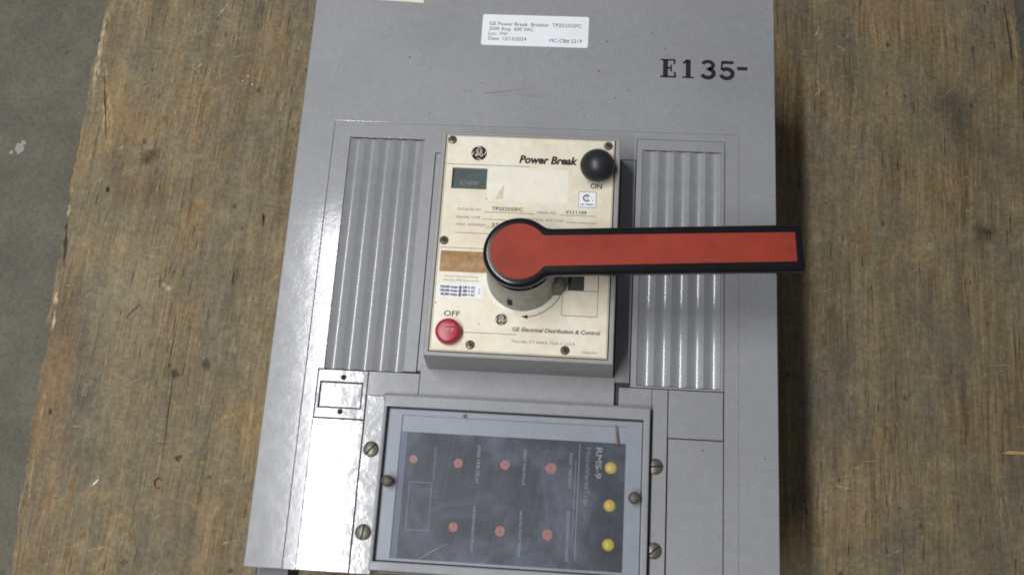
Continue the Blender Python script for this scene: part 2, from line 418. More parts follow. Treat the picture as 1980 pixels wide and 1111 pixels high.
def board_edge(side):
    pts = []
    y = -620.0; off = 0.0
    while y < 720:
        if side < 0:
            x = -503.8 + (126 - y) * 0.036 if y < 126 else -503.8 + (y - 126) * 0.0
        else:
            x = 478 + (y + 620) * 0.0 + (500 - 478) * min(1, max(0, (y + 300) / 600))
        off = off * 0.82 + random.uniform(-1.1, 1.1) + (random.choice((-1, 1)) * random.uniform(1, 3.5) if random.random() < 0.06 else 0)
        pts.append((x + off, y)); y += random.uniform(2.0, 6.0)
    return pts
lp, rp = board_edge(-1), board_edge(1)
outline = rp + lp[::-1]
bm = bmesh.new()
def ring(z, inset=0.0):
    return [bm.verts.new(((x - inset * (1 if x > 0 else -1) + random.uniform(-.4, .4)) * MM, y * MM, z - ZF)) for x, y in outline]
r1, r2, r3 = ring(0.0, 0.6), ring(-0.0012), ring(-0.018)
bm.faces.new(r1)
for a, b_ in ((r1, r2), (r2, r3)):
    for i in range(len(a)):
        j = (i + 1) % len(a); bm.faces.new([a[i], b_[i], b_[j], a[j]])
bm.faces.new(r3[::-1])
bmesh.ops.triangulate(bm, faces=[f for f in bm.faces if len(f.verts) > 4])
sheet = finish('board_sheet', bm, 'wood', board)
for x in (-380, 0, 380):
    bm = bmesh.new(); bmesh.ops.create_cube(bm, size=1.0, matrix=Matrix.Translation((x * MM, 0.05, (-0.018 - 0.0002 - ZF) / 2)) @ Matrix.Diagonal((0.09, 1.2, -0.0182 - ZF, 1)))
    finish('stringer', bm, 'wood', board)

# scratches, torn grain and stains on the board: flat flakes of tone just above the sheet
bm = bmesh.new(); cl = bm.verts.layers.float_color.new('tone')
def mark(pts, w, c, z=0.16, rough=0.35, sub=4, a=1.0, core=0.5):
    """soft-edged streak: tone fades out towards its sides and ends"""
    P = []
    for (p, q) in zip(pts, pts[1:]):
        for k in range(sub): P.append((p[0] + (q[0] - p[0]) * k / sub, p[1] + (q[1] - p[1]) * k / sub))
    P.append(pts[-1]); n = len(P); rows = []
    for i, (x, y) in enumerate(P):
        p, q = P[max(0, i - 1)], P[min(n - 1, i + 1)]
        dx, dy = q[0] - p[0], q[1] - p[1]; l = math.hypot(dx, dy) or 1
        e = math.sin(math.pi * (i + .02) / (n - .96)) ** 0.5
        h = w / 2 * (0.15 + 0.85 * e) * random.uniform(1 - rough, 1 + rough); ox = random.uniform(-.15, .15) * w
        k = random.uniform(.82, 1.12); row = []
        for u, aa in ((-1, 0), (-core, 1), (core, 1), (1, 0)):
            v_ = bm.verts.new(((x - dy / l * h * u + ox) * MM, (y + dx / l * h * u) * MM, z * MM - ZF))
            v_[cl] = (c[0] * k, c[1] * k, c[2] * k, a * aa * min(1, e * 1.2)); row.append(v_)
        rows.append(row)
    for r_, q_ in zip(rows, rows[1:]):
        for u in range(3): bm.faces.new([r_[u], r_[u + 1], q_[u + 1], q_[u]])
def blot(x, y, rx, ry, c, z=0.13, n=14, jag=0.3, hole=0.0, a=1.0):
    ph = [random.uniform(1 - jag, 1 + jag) for _ in range(n)]; rings = []
    for f, aa in (((hole * .8, 0), (hole * 1.1, 1), (.85, 1), (1.1, 0)) if hole else ((.05, 1), (.6, 1), (1.0, 0))):
        rr = []
        for k in range(n):
            v_ = bm.verts.new(((x + rx * f * ph[k] * math.cos(6.2832 * k / n)) * MM, (y + ry * f * ph[k] * math.sin(6.2832 * k / n)) * MM, z * MM - ZF))
            v_[cl] = (*c, a * aa * random.uniform(.7, 1)); rr.append(v_)
        rings.append(rr)
    for p, q in zip(rings, rings[1:]):
        for k in range(n): bm.faces.new([p[k], p[(k + 1) % n], q[(k + 1) % n], q[k]])
    if not hole: bm.faces.new(rings[0])
TAN = (0.38, 0.275, 0.145); PALE = (0.50, 0.405, 0.25); ORA = (0.28, 0.175, 0.085); DRK = (0.058, 0.043, 0.029); GRY = (0.22, 0.20, 0.16); MID = (0.28, 0.18, 0.08)
def onboard():
    while True:
        x, y = random.uniform(-490, 475), random.uniform(-320, 410)
        if not (-202 < x < 190 and -240 < y < 240): return x, y
# grain streaks following the sheet
for _ in range(7000):
    x, y = onboard()
    clump = math.sin(x * .045 + 1.3 * math.sin(y * .011)) + math.sin(x * .013 + y * .017)
    if random.random() > 0.40 + 0.3 * clump: continue
    l = random.uniform(4, 26) if random.random() < .9 else random.uniform(26, 60); an = 0.03 + random.gauss(0, 0.025)
    mark([(x, y), (x + l * math.sin(an), y + l)], random.uniform(.6, 2.1), random.choice((TAN, TAN, TAN, PALE, MID, MID, ORA, DRK, DRK, GRY)), z=random.uniform(.05, .10), a=random.uniform(.25, .8), sub=3, core=.4)
# random handling scratches, dents and rubbed spots
for _ in range(620):
    x, y = onboard()
    an = random.choice((random.gauss(.5, .25), random.gauss(.12, .12), random.uniform(-1.5, 1.5))); l = random.uniform(3, 24)
    mark([(x, y), (x + l * math.cos(an), y + l * math.sin(an))], random.uniform(.6, 1.9), random.choice((TAN, MID, GRY, PALE, PALE)), z=random.uniform(.11, .13), rough=.6, a=random.uniform(.25, .8), core=.3)
for _ in range(420):
    x, y = onboard(); r = random.uniform(.8, 4.5)
    blot(x, y, r * random.uniform(.4, 1), r * random.uniform(.6, 1.6), random.choice((DRK, GRY, MID, ORA, TAN)), z=random.uniform(.05, .10), jag=.5, a=random.uniform(.25, .7))
NAMED = [  # (points, width, tone)
    ([(-498.2, 346), (-500.3, 307), (-500.0, 274), (-498.5, 249), (-497.5, 221)], 7, PALE), ([(-495, 350), (-497, 310), (-496, 280)], 3, TAN),
    ([(-493, 275), (-487, 250), (-478.7, 218), (-469, 176), (-474, 140)], 11, TAN), ([(-492, 262), (-484, 225), (-478, 180)], 3.5, PALE), ([(-487, 240), (-480, 205), (-473, 172)], 1.6, DRK),
    ([(-361, 350), (-367, 338), (-373, 328)], 2.4, PALE), ([(-371, 295), (-328, 306), (-283, 317)], 1.6, TAN), ([(-373, 292), (-362, 296)], 4, TAN),
    ([(-390, 262), (-379, 272)], 2.2, PALE), ([(-362, 276), (-323, 285)], 1.6, TAN), ([(-416, 265), (-406, 275)], 2.6, TAN),
    ([(-447, 241), (-430, 258)], 3.0, TAN), ([(-316, 209), (-301, 207)], 2.0, TAN), ([(-461, 165), (-450, 169)], 1.8, PALE),
    ([(-406, 166), (-383, 179)], 2.0, GRY), ([(-452, 134), (-437, 144)], 2.4, TAN), ([(-378, 132), (-358, 147)], 1.3, MID),
    ([(-380, 198), (-361, 168)], 1.8, MID), ([(-425, 180), (-417, 200), (-412, 208), (-409, 190)], 3.4, MID), ([(-365, -9), (-330, -7.4)], 1.9, TAN), ([(-492, 10), (-476, 12)], 1.9, TAN),
    ([(-409, -12), (-403, -13)], 3.2, TAN), ([(-279, -5), (-266, -2)], 2.0, TAN), ([(-276, 22), (-263, 35)], 5.5, TAN),
    ([(-307, -125), (-301, -116), (-280, -110)], 5.0, TAN), ([(-433, -100), (-410, -77)], 1.4, TAN),
    ([(-359.7, -69), (-358.6, -116), (-356.5, -172)], 1.2, (.05, .03, .02)), ([(-420, -22), (-405, -5)], 2.2, DRK), ([(-290, 100), (-288, 84)], 3.4, (.02, .016, .012)),
    ([(285, 325), (291, 339)], 2.1, PALE), ([(271, 303), (278, 311)], 1.5, TAN), ([(282, 254), (296, 269)], 2.8, TAN),
    ([(367, 271), (376, 284)], 1.4, TAN), ([(299, 218), (334, 243)], 1.5, MID), ([(308, 278), (318, 281)], 4.2, GRY),
    ([(491, 377), (493.5, 334), (496, 285)], 4.2, TAN), ([(486, 377), (489, 334), (491, 285)], 2.4, DRK), ([(366, 119.6), (378, 120)], 2.4, TAN), ([(317, 23), (336, 3)], 4, GRY),
    ([(434, 138), (454, 130)], 4.0, TAN), ([(287, -148), (311, -151)], 1.6, PALE), ([(283, -152), (300, -146)], 3.4, TAN),
    ([(368.7, -109), (368.4, -136)], 2.2, TAN), ([(333, -181), (334, -213)], 1.8, TAN), ([(464, 364), (484, 352)], 2, MID),
    ([(315, 321), (322, 331)], 1.4, TAN), ([(420, 150), (419, 190)], 3.5, TAN), ([(412, 150), (411, 185)], 3, ORA),
    ([(330, 60), (329, 130)], 4, ORA), ([(440, -130), (450, -200)], 2.6, TAN), ([(446, -120), (457, -190)], 2.2, TAN), ([(391, -90), (390, -150)], 2.2, ORA),
    ([(-441, -150), (-444, -232)], 4, ORA), ([(-402, -60), (-399, 40)], 2.2, TAN), ([(-395, -40), (-392, 20)], 1.8, TAN), ([(-410, -35), (-407, 45)], 1.8, TAN), ([(246, 90), (248, -240)], 5, ORA), ([(252, -40), (252, -230)], 3, TAN)]
for p, w, c in NAMED: mark(p, w, c, z=0.15, rough=.45, sub=6, a=.9)
for p in (([(-497, 8), (-494, -12)], 6, PALE), ([(-494, -14), (-493, -40)], 5, PALE), ([(-500, 100), (-500, 85)], 5, PALE), ([(-502, 140), (-501, 110)], 4, TAN), ([(-489, -95), (-487, -135)], 4, TAN), ([(-488, -150), (-484, -215)], 3, TAN), ([(-500, 84), (-494, 30)], 5, DRK)):
    mark(p[0], p[1], p[2], z=.16, rough=.6, sub=6)
for x, y, rx, ry, c in ((-328, 257, 1.2, 1.6, (.8, .8, .8)), (-322, 247, 1.2, 1.6, (.8, .8, .8)), (-333, 251, .9, 1.2, (.7, .7, .7)),
                       (-384, 16, 3.6, 3.2, PALE), (-379, 13, 3.4, 3.4, PALE), (-479, -121, 2, 4, (.02, .016, .012)), (-391, -218, 8, 4, TAN), (-317, -162, 3.4, 2.4, TAN), (-372.7, -128, 5, 5, GRY), (-462, 118, 2.2, 4, (.03, .025, .02))):
    blot(x, y, rx, ry, c, z=.14, jag=.28)
for x, y, r in ((-288, 6, 3.6), (-448, -100, 3.2), (-382, -96, 3.0), (320, 90, 3.6), (452, 330, 3.0), (-350, 150, 3.4), (-250, 60, 3)): blot(x, y, r, r, TAN, z=.14, hole=.6, jag=.15)
marks = tag(finish('surface_marks', bm, 'marks', board), kind='stuff')
# drilled nail hole with a torn rim
hole = prism('nail_hole', [(4.6 * random.uniform(.75, 1.1) * math.cos(6.2832 * k / 14) - 358.2, 5.2 * random.uniform(.75, 1.1) * math.sin(6.2832 * k / 14) - 184) for k in range(14)], -199.9, -199.80, 0, 'slot', board)
hole.location.z = -ZF
plug = prism('nail_head', [(3.4 * random.uniform(.8, 1.1) * math.cos(6.2832 * k / 12) - 357.2, 4.0 * random.uniform(.8, 1.1) * math.sin(6.2832 * k / 12) - 184.4) for k in range(12)], -199.8, -199.62, 0, 'brown_sliver', board)
plug.location.z = -ZF

def chip(x, y, L, w, ang, mat, label, grp, h=1.6):
    pts = [(-L / 2, -w * .3), (-L * .2, -w / 2), (L * .35, -w * .42), (L / 2, -.1 * w), (L * .3, w * .45), (-L * .3, w * .5)]
    c_, s_ = math.cos(math.radians(ang)), math.sin(math.radians(ang))
    o = prism('wood_splinter', [(p * c_ - q * s_, p * s_ + q * c_) for p, q in pts], -200 + .18, -200 + .18 + h, h * .3, mat, None)
    o.location = (x * MM, y * MM, 0)
    return tag(o, label, 'wood splinter', grp)
chip(470, -108.5, 42, 3.6, 1, 'splinter', 'pale yellow straight wood splinter lying near the board edge', None)
chip(-420, -187, 9, 1.7, 50, 'cream_label', 'tiny whitish wood shaving on the board near the nail hole', None, .8)

# pale fleck of paint on the concrete
bm = bmesh.new()
for dx, dy, r in ((0, 0, 7), (-9, -5, 3), (4, 8, 4)):
    n = 12; bm.faces.new([bm.verts.new((-0.657 * 1 + (dx + r * random.uniform(.5, 1.2) * math.cos(6.2832 * k / n)) * MM, 0.219 + (dy + r * random.uniform(.6, 1.3) * math.sin(6.2832 * k / n)) * MM, ZF + 0.0005 + .0002 * (dx == 0) + .0003 * (dx > 0))) for k in range(n)])
M['fleck'] = plain('paint_fleck', (0.27, 0.275, 0.245), 0.7)
finish('paint_fleck', bm, 'fleck', floor)

# ------------------------------------------------------------------ the breaker
brk = bpy.data.objects.new('circuit_breaker', None); col.objects.link(brk)
tag(brk, 'grey industrial circuit breaker with red topped black handle lying on plywood', 'circuit breaker')

rslab('body', [(-198.6, 198.6, -250.8, 251)], [], -200 + .25, -14, 0, 'grey', brk, bottom=True)
rslab('body_top', [(-196, 196, -250, 248)], [], -14, -4.2, 0, 'dark', brk)
# front cover: U-shaped rim round the central inserts
rslab('front_cover', [(-200, 200, 115, 252), (-200, -170, -252.6, 115), (170, 200, -252.6, 115)], [], -14, 0, .8, 'grey', brk, seg=3)
# central frame: top band, outer legs, middle strip; openings for the vents
g = .15
rslab('centre_frame', [(-170 + g, 170 - g, 101.0, 115 - g), (-170 + g, -155.6, -98.4, 101.0), (158.8, 170 - g, -252.4, 101.0), (-92.0, -82, -97.4, 101.0),
                       (-170 + g, -160.0, -252.4, -98.4), (-82, 85.9, 89.5, 101.0), (85.9, 158.8, 108.8, 110)], [(86.0, 158.6, -300, 108.6)], -5, 0.1, 0.4, 'grey', brk)
rslab('inner_strip', [(-81.4, -73.5, -96.4, 89.2)], [], -5, -.5, .4, 'grey', brk)
rslab('inner_strip', [(73.5, 85.6, -97.4, 89.2)], [], -5, -.4, .4, 'grey', brk)
# ribbed vents ------------------------------------------------------
def vent(x0, pitch, y0, y1, zc):
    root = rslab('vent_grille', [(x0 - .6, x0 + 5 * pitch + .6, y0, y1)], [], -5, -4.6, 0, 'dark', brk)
    prof = []
    T = math.tan(math.radians(21)); N = 20; zz = 0; u0 = -pitch / 2
    us = [u0 + pitch * k / N for k in range(N + 1)]
    acc = [0]
    for a, b_ in zip(us, us[1:]):
        acc.append(acc[-1] + T * math.tanh(((a + b_) / 2) / 2.2) * (b_ - a))
    prof = [(u + pitch / 2, a - acc[0]) for u, a in zip(us, acc)]
    bm = bmesh.new(); rows = []
    for y in (y0 + .3, y1 - .3):
        rows.append([bm.verts.new((u * MM, y * MM, F + (zc + h) * MM)) for u, h in prof])
    for i in range(N): bm.faces.new([rows[0][i], rows[0][i + 1], rows[1][i + 1], rows[1][i]])
    lo = [[bm.verts.new((u * MM, y * MM, F - 4.5 * MM)) for u in (0, pitch)] for y in (y0 + .3, y1 - .3)]
    bm.faces.new([lo[0][0], lo[0][1]] + rows[0][::-1]); bm.faces.new([lo[1][0], lo[1][1]] + rows[1][::-1])
    bm.faces.new([lo[0][0], rows[0][0], rows[1][0], lo[1][0]]); bm.faces.new([lo[0][1], rows[0][-1], rows[1][-1], lo[1][1]])
    first = finish('rib', bm, 'grey_rib', root, 50)
    for k in range(5):
        r = first if k == 0 else first.copy()
        if k: col.objects.link(r)
        r.parent = root; r.location.x = (x0 + k * pitch) * MM
    return root
vent(-155.2, 12.62, -98.2, 100.6, -.6)
vent(91.3, 12.85, -98.8, 98.8, -.35)
# right hand insert with its own vent opening, and the blank plates below it
rslab('vent_surround', [(86.4, 158.3, -100.6, 108.4)], [(91.1, 155.7, -99, 99)], -5, .1, .4, 'grey', brk)
rslab('side_strip', [(103.5, 115.6, -252.4, -101.2)], [], -5, 0, .35, 'grey', brk)
rslab('blank_plate', [(116.2, 158.0, -138.2, -101.2)], [], -5, .1, .35, 'grey', brk)
rslab('blank_plate', [(116.6, 158.2, -252.4, -138.9)], [], -5, .05, .35, 'grey', brk)
rslab('side_strip', [(77.8, 103.2, -117.0, -101.2)], [], -5, 0, .3, 'grey', brk)
# strip joining the panel housing to the trip unit
rslab('link_strip', [(-78.4, 74.2, -117.4, -92)], [], -5, .5, .4, 'grey', brk)
rslab('link_strip', [(-119.2, -78.8, -117.6, -98.8)], [], -5, 0, .3, 'grey', brk)
rslab('link_strip', [(-119.0, -103.2, -252.4, -117.8)], [], -5, -.2, .3, 'grey_gloss', brk)
# little two-screw plate with a recessed window
pl = rslab('rating_plate', [(-159.4, -119.6, -137.2, -99.0)], [(-157.0, -123.0, -129.2, -108.6)], -5, .5, .5, 'grey_plate', brk)
rslab('window_panel', [(-156.4, -123.6, -128.6, -109.2)], [], -5, -.6, .5, 'grey_plate', pl)
for y in (-104.8, -132.0): lathe('screw_hole', -138.9, y, [(2.2, .54), (1.8, .6), (1.7, .56), (0, .55)], 'slot', pl, 16)
rslab('lower_plate', [(-159.9, -119.6, -252.4, -137.8)], [], -5, .1, .5, 'grey_gloss', brk)
# black mounting lug that shows below the cover
rslab('mounting_lug', [(-199.0, -172.5, -266, -250)], [], -60, -30, 1, 'black_matte', brk, bottom=True)

def slot_screw(x, y, z, r, h, ang, mat, parent, cross=False):
    s = lathe('screw', x, y, [(0, z + h), (r * .8, z + h * .95), (r, z + h * .55), (r, z)], mat, parent, 28)
    c_, s_ = math.cos(math.radians(ang)), math.sin(math.radians(ang))
    bm = bmesh.new()
    for q in ((c_, s_), (-s_, c_)) if cross else ((c_, s_),):
        k = .55 if cross else .93
        stroke_into(bm, [(x - q[0] * r * k, y - q[1] * r * k), (x + q[0] * r * k, y + q[1] * r * k)], r * .30, z + h + .08 + (.04 if q[0] == -s_ else 0))
    sl = finish('slot', bm, 'slot', parent)
    return s
for x, y, a in ((-111.6, -159.6, 50), (-111.4, -222, 82), (106.9, -160.6, 5), (107.2, -222.4, 40)):
    r = lathe('cover_screw', x, y, [(0, 1.9), (4.9, 1.75), (6.0, 1.0), (6.0, -.2)], 'screw', brk, 28)
    c_, s_ = math.cos(math.radians(a)), math.sin(math.radians(a))
    bm = bmesh.new(); stroke_into(bm, [(x - c_ * 5.5, y - s_ * 5.5), (x + c_ * 5.5, y + s_ * 5.5)], 1.3, 1.98); finish('slot', bm, 'slot', r)

# ------------------------------------------------------------------ trip unit
trip = rslab('trip_unit', [(-103.0, 101.8, -249.2, -117.8)], [(-100.4, 96.6, -242.2, -127.0)], -5, 10, 1.1, 'grey', brk, seg=3)
rslab('ledge', [(-104.2, 102.4, -122.0, -116.6)], [], .6, 8.4, 1.2, 'grey', trip, bottom=True)
rslab('tray_seam', [(-100.3, 96.5, -242.1, -127.1)], [], -5, 1.0, 0, 'dark', trip)
rslab('inner_tray', [(-98.6, 96.3, -241.6, -128.2)], [], 1.0, 4.6, 0, 'tray', trip)
rslab('inner_border', [(-98.5, 96.2, -241.5, -128.3)], [(-88.4, 84.2, -239.4, -132.6)], 4.6, 6.6, .4, 'tray', trip)
rslab('trip_face', [(-83.4, 84.0, -239.2, -145.2)], [], 4.6, 4.9, 0, 'trip_face', trip)
rslab('trip_side_strip', [(-88.3, -83.5, -239.2, -145.0)], [], 4.6, 4.95, 0, 'trip_side', trip)
rslab('setting_box', [(-79, -61, -218.6, -182.4)], [(-78.2, -61.8, -217.8, -183.2)], 4.9, 5.3, 0, 'trip_side', trip)
rslab('clear_cover', [(-98.6, 96.0, -241.4, -128.3)], [], 8.4, 9.6, .3, 'clear', trip, bottom=True)
for y in (-163.9, -191.8, -220.2): lathe('indicator_lamp', 73.4, y, [(0, 7.3), (2.4, 7.0), (4.2, 6.0), (4.6, 4.8)], 'yellow', trip, 20)
for x, y, r in ((-76.8, -165.9, 3.6), (-42.3, -167, 4), (-6.5, -166.2, 4.2), (28.2, -167.1, 4.7), (-42.6, -214.4, 4), (-7.4, -215.2, 4.2), (28, -215.6, 4.5)):
    pts = []
    for k in range(24):
        a = 2 * math.pi * k / 24; rr = r * (1.0 if k % 2 else .84) * random.uniform(.9, 1.08); pts.append((x + rr * math.cos(a), y + rr * math.sin(a)))
    d = prism('dial', pts, 4.9, 6.6, .3, 'orange', trip)
    an = random.uniform(0, 3.1); q = (r * .55 * math.cos(an), r * .55 * math.sin(an))
    strokes('dial_slot', [([(x - q[0], y - q[1]), (x + q[0], y + q[1])], r * .28)], 6.7, 'brown_sliver', trip)
for s, x, ya, yb, h, mt in (('LONG TIME PICKUP', -61.6, -155, -181, 2.0, 'white_dim'), ('LONG TIME DELAY', -28.6, -152.4, -181.6, 2.6, 'white_ink'), ('SHORT TIME PICKUP', 6.9, -153.7, -180.8, 2.2, 'white_ink'), ('SHORT TIME DELAY', 42, -154.4, -181.3, 2.1, 'white_ink'),
                        ('INSTANTANEOUS PICKUP', -28.7, -198.2, -231.3, 2.0, 'white_ink'), ('GROUND FAULT PICKUP', 6.6, -198.6, -232.9, 2.1, 'white_ink'), ('GROUND FAULT DELAY', 42, -197.8, -234.4, 2.0, 'white_ink')):
    text(s, x, x + (ya - yb), ya, h, 5.05, mt, trip, rot=-90, bold=.02)
text('RMS-9', 61.9, 61.9 + 23.5, -149, 4.6, 5.05, 'white_ink', trip, rot=-90, bold=.03)
text('MicroVersaTrip', 54.2, 54.2 + 43, -149.6, 3.6, 5.05, 'white_dim', trip, rot=-90, bold=.02)
strokes('rule_line', [([(49.3, -147), (48.9, -234)], .5)], 5.05, 'flag', trip)
strokes('rule_line', [([(46.8, -160), (46.6, -215)], .35)], 5.05, 'flag', trip)
for x, y in ((-94.2, -183.9), (90.9, -185.6)): lathe('thumb_screw', x, y, [(0, 17.6), (3.6, 17.6), (4.3, 16.8), (4.4, 12.5), (4.0, 11.8), (3.6, 9.6)], 'rust_screw', trip, 20)
bm = prism_bm([(75.2, -131.6), (76.2, -133), (78.3, -146.5), (76.6, -146.8)], 9.7, 10.4, .15); finish('splinter', bm, 'brown_sliver', trip, 40)
bm = bmesh.new(); stroke_into(bm, [(-68, -240.4), (-57, -233), (-44.9, -226.2)], .5, 9.75, taper=[.3, 1, .2]); finish('scratch', bm, 'patch_dim', trip)
lathe('dirt_spot', -40, -131.5, [(0, 10.2), (1.3, 9.9), (1.5, 9.65)], 'brown_sliver', trip, 10)

# ------------------------------------------------------------------ raised panel with nameplate
bm = rslab_bm([(-70.6, 70.6, -92.6, 88.2)], [(-67.0, 66.9, -89.2, 86.4)], .5, 45, 1.2, False, 3)
for v_ in bm.verts:
    if v_.co.z < F + .001 and (abs(v_.co.x) > .0690 or v_.co.y > .087 or v_.co.y < -.0900):
        v_.co.x *= 1.03; v_.co.y = v_.co.y * 1.018 - .0003
bm.verts.ensure_lookup_table()
bz = [bm.verts.new((x * MM, y * MM, F + 41 * MM)) for x, y in ((-67, -89.2), (66.9, -89.2), (66.9, 86.4), (-67, 86.4))]
bm.faces.new(bz)
finish('panel_housing', bm, 'housing', brk)
WX0, WX1, WY0, WY1 = -60.0, -32.5, 40.8, 58.2
npl = rslab('nameplate', [(-66.4, 66.0, -88.6, 85.8)], [(WX0, WX1, WY0, WY1)], 41.2, 45.2, .2, 'cream', brk)
ZP = 45.35
rslab('flag_window_back', [(WX0 - .2, WX1 + .2, WY0 - .2, WY1 + .2)], [], 41.2, 41.8, 0, 'window_back', npl)
text('OFF', -54.0, -38.6, 45.2, 3.4, 41.95, 'flag', npl, bold=.02)
rslab('flag_window_pane', [(WX0 + .1, WX1 - .1, WY0 + .1, WY1 - .1)], [], 43.6, 44.4, 0, 'pane', npl, bottom=True)
rslab('paper_patch', [(-31.2, 31.2, 31.4, 59.4)], [], 45.2, 45.30, 0, 'patch', npl)
bm = bmesh.new(); bm.faces.new([bm.verts.new((x * MM, y * MM, F + (ZP + .03) * MM)) for x, y in ((-25.5, 33), (-19, 33.5), (-18.6, 45), (-20, 43))]); finish('stain', bm, 'tea', npl)
rslab('brown_patch', [(-63.8, -20, -27.0, -10.4)], [], 45.2, 45.42, 0, 'adhesive', npl)
rslab('rating_label', [(-64.4, -27.6, -47.6, -28.8)], [], 45.2, 45.40, 0, 'patch', npl)
prism('rating_sticker', rounded(-63.6, -30.0, -46.9, -37.0, 1.2), 45.4, 45.55, 0, 'white_label', npl)
text('Current Interrupting Rating', -59.6, -33.6, -31.2, 1.5, 45.5, 'ink_soft', npl)
text('Maximum RMS Symmetrical', -60.2, -33.2, -34.3, 1.5, 45.5, 'ink_soft', npl)
for i, s in enumerate(('100,000 Amps @ 240 V AC', '100,000 Amps @ 480 V AC', '85,000 Amps @ 600 V AC')):
    text(s, -62.0 + (.8 if i == 2 else 0), -35.2, -40.0 - 2.9 * i, 2.0, 45.7, 'ink_blue', npl, bold=.045)
text('25GE', -32.6, -32.6 + 5, -39.2, 1.2, 45.7, 'ink_soft', npl, rot=-90)

def monogram(cx, cy, r, mat_bg, thin):
    k = r / 6.0
    lg = lathe('logo', cx, cy, [(r, ZP), (0, ZP + .01)], mat_bg, npl, 32)
    it = []
    for a in (20, 110, 200, 290):                                   # four flourishes round the rim
        it.append(([(cx + rr * k * math.cos(math.radians(a + da)), cy + rr * k * math.sin(math.radians(a + da))) for rr, da in ((6.1, 0), (5.3, -6), (4.6, -22), (4.4, -36))], .6 * k))
    it.append(([(cx + x * k, cy + y * k) for x, y in ((-.3, 2.9), (-1.5, 3.1), (-2.3, 2.0), (-1.6, .9), (-.4, 1.4), (-.2, 2.4), (-.6, .2), (-1.0, -1.6), (-2.2, -2.6), (-2.9, -1.6), (-2.0, -.5), (-.3, .1))], .62 * k))
    it.append(([(cx + x * k, cy + y * k) for x, y in ((2.4, 2.5), (1.5, 3.1), (.9, 2.2), (1.4, 1.2), (2.3, 1.0), (1.2, .6), (.5, -.6), (.7, -2.0), (1.9, -2.6), (3.0, -1.8), (2.6, -.6), (1.7, -.9))], .62 * k))
    strokes('logo', it, ZP + .12, 'cream', npl)
monogram(-40.1, 70.9, 6.1, 'ink', False)
monogram(-13.9, -62.6, 4.5, 'ink_grey', True)
text('Power Break', -8.2, 37.6, 64.1, 6.5, ZP, 'ink', npl, bold=.04, shear=.22)
text('ON', 48.4, 57.3, 45.0, 4.3, ZP + .05, 'ink', npl, bold=.01)
text('OFF', -57.5, -45.4, -61.8, 4.3, ZP, 'ink', npl, bold=.01)
text('CATALOG NO.', -53.7, -34.5, 22.9, 2.0, ZP, 'ink_soft', npl)
text('TP2525SSFC', -27.0, -2.8, 23.9, 2.9, ZP, 'ink_grey', npl, bold=.02)
text('SERIAL NO.', 8.1, 23.6, 22.6, 2.0, ZP, 'ink_soft', npl)
text('V111109', 29.9, 46.3, 23.4, 2.9, ZP, 'ink_grey', npl, bold=.02)
text('FRAME TYPE', -53.8, -35.4, 16.3, 2.0, ZP, 'ink_soft', npl)
text('CONTROL VOLTAGE', -1.5, 28.7, 16.6, 2.0, ZP, 'ink_soft', npl)
text('MAX. AMPERES', -53.7, -31.2, 10.4, 2.0, ZP, 'ink_soft', npl)
text('2500', -26.5, -14, 10.8, 2.9, ZP, 'ink_grey', npl, bold=.02)
text('GE Electrical Distribution & Control', -5.1, 60.4, -71.0, 3.2, ZP, 'ink_grey', npl, bold=.024, shear=.2)
text('Plainville, CT 06062, Made in U.S.A.', -5.2, 42.3, -79.8, 2.2, ZP, 'ink_soft', npl, shear=.15)
text('NP384738-C', 47.3, 59.3, -85.4, 1.5, ZP, 'ink_soft', npl)
ln = .42
for it_ in [([(-65.2, 61.1), (.2, 61.1)], ln), ([(-32.5, 22.2), (6.4, 22.2)], ln), ([(25.4, 22.2), (53.8, 22.2)], ln), ([(-33.5, 16.3), (-15, 16.3)], ln), ([(30.7, 16.4), (53.8, 16.4)], ln),
        ([(-30.4, 9.8), (-8, 9.8)], ln), ([(-54.4, 4.5), (-20, 4.5)], ln), ([(-64.6, -7.8), (-22, -7.8)], ln), ([(-41.3, -73.7), (-1.7, -73.7)], ln)]:
    strokes('rule_line', [it_], ZP, 'ink_soft', npl)
strokes('rule_line', [([(30.8, -37.6), (57.5, -37.6), (57.5, -57.3), (30.8, -57.3)], .5, True)], ZP, 'ink_grey', npl)
strokes('rule_line', [([(57.5, -37.2), (57.5, -20)], .5)], ZP, 'ink_grey', npl)
strokes('rule_line', [(rounded(-65.6, 65.2, -87.8, 85.0, .6, 2), .3, True)], ZP, 'ink_soft', npl)
strokes('rule_line', [(arc(.6, -28.0, 32.0, -83, -18, 20), .55)], ZP, 'ink_grey', npl)
bm = bmesh.new(); bm.faces.new([bm.verts.new((x * MM, y * MM, F + ZP * MM)) for x, y in ((.6, -59.6), (5.6, -58.2), (5.6, -61.2))]); finish('arrow_mark', bm, 'ink', npl)
lathe('hub_ring', .3, -27.6, [(30.6, ZP - .02), (26, ZP + .02)], 'patch', npl, 48)
rslab('trip_flag', [(34.8, 46.6, -37.3, -22)], [], 45.2, 46.4, .3, 'dark', npl)
rslab('approval_label', [(39.4, 53.4, 29.0, 42.2)], [], 45.2, 45.35, 0, 'white_label', npl)
strokes('rule_line', [(rounded(39.7, 53.1, 29.3, 41.9, .8, 2), .35, True)], 45.5, 'ink_grey', npl)
strokes('logo', [(arc(46.0, 36.9, 2.5, 45, 315, 20), 1.05), (arc(46.3, 37.4, .9, 0, 200, 8), .5), ([(45.4, 36), (47.5, 36)], .5), ([(49.2, 37.6), (50.0, 37.6)], .7), ([(50.1, 35.0), (50.9, 35.0)], .8)], 45.5, 'ink_grey', npl)
text('LR 70890', 41.3, 51.2, 31.0, 1.3, 45.5, 'ink_grey', npl, bold=.03)
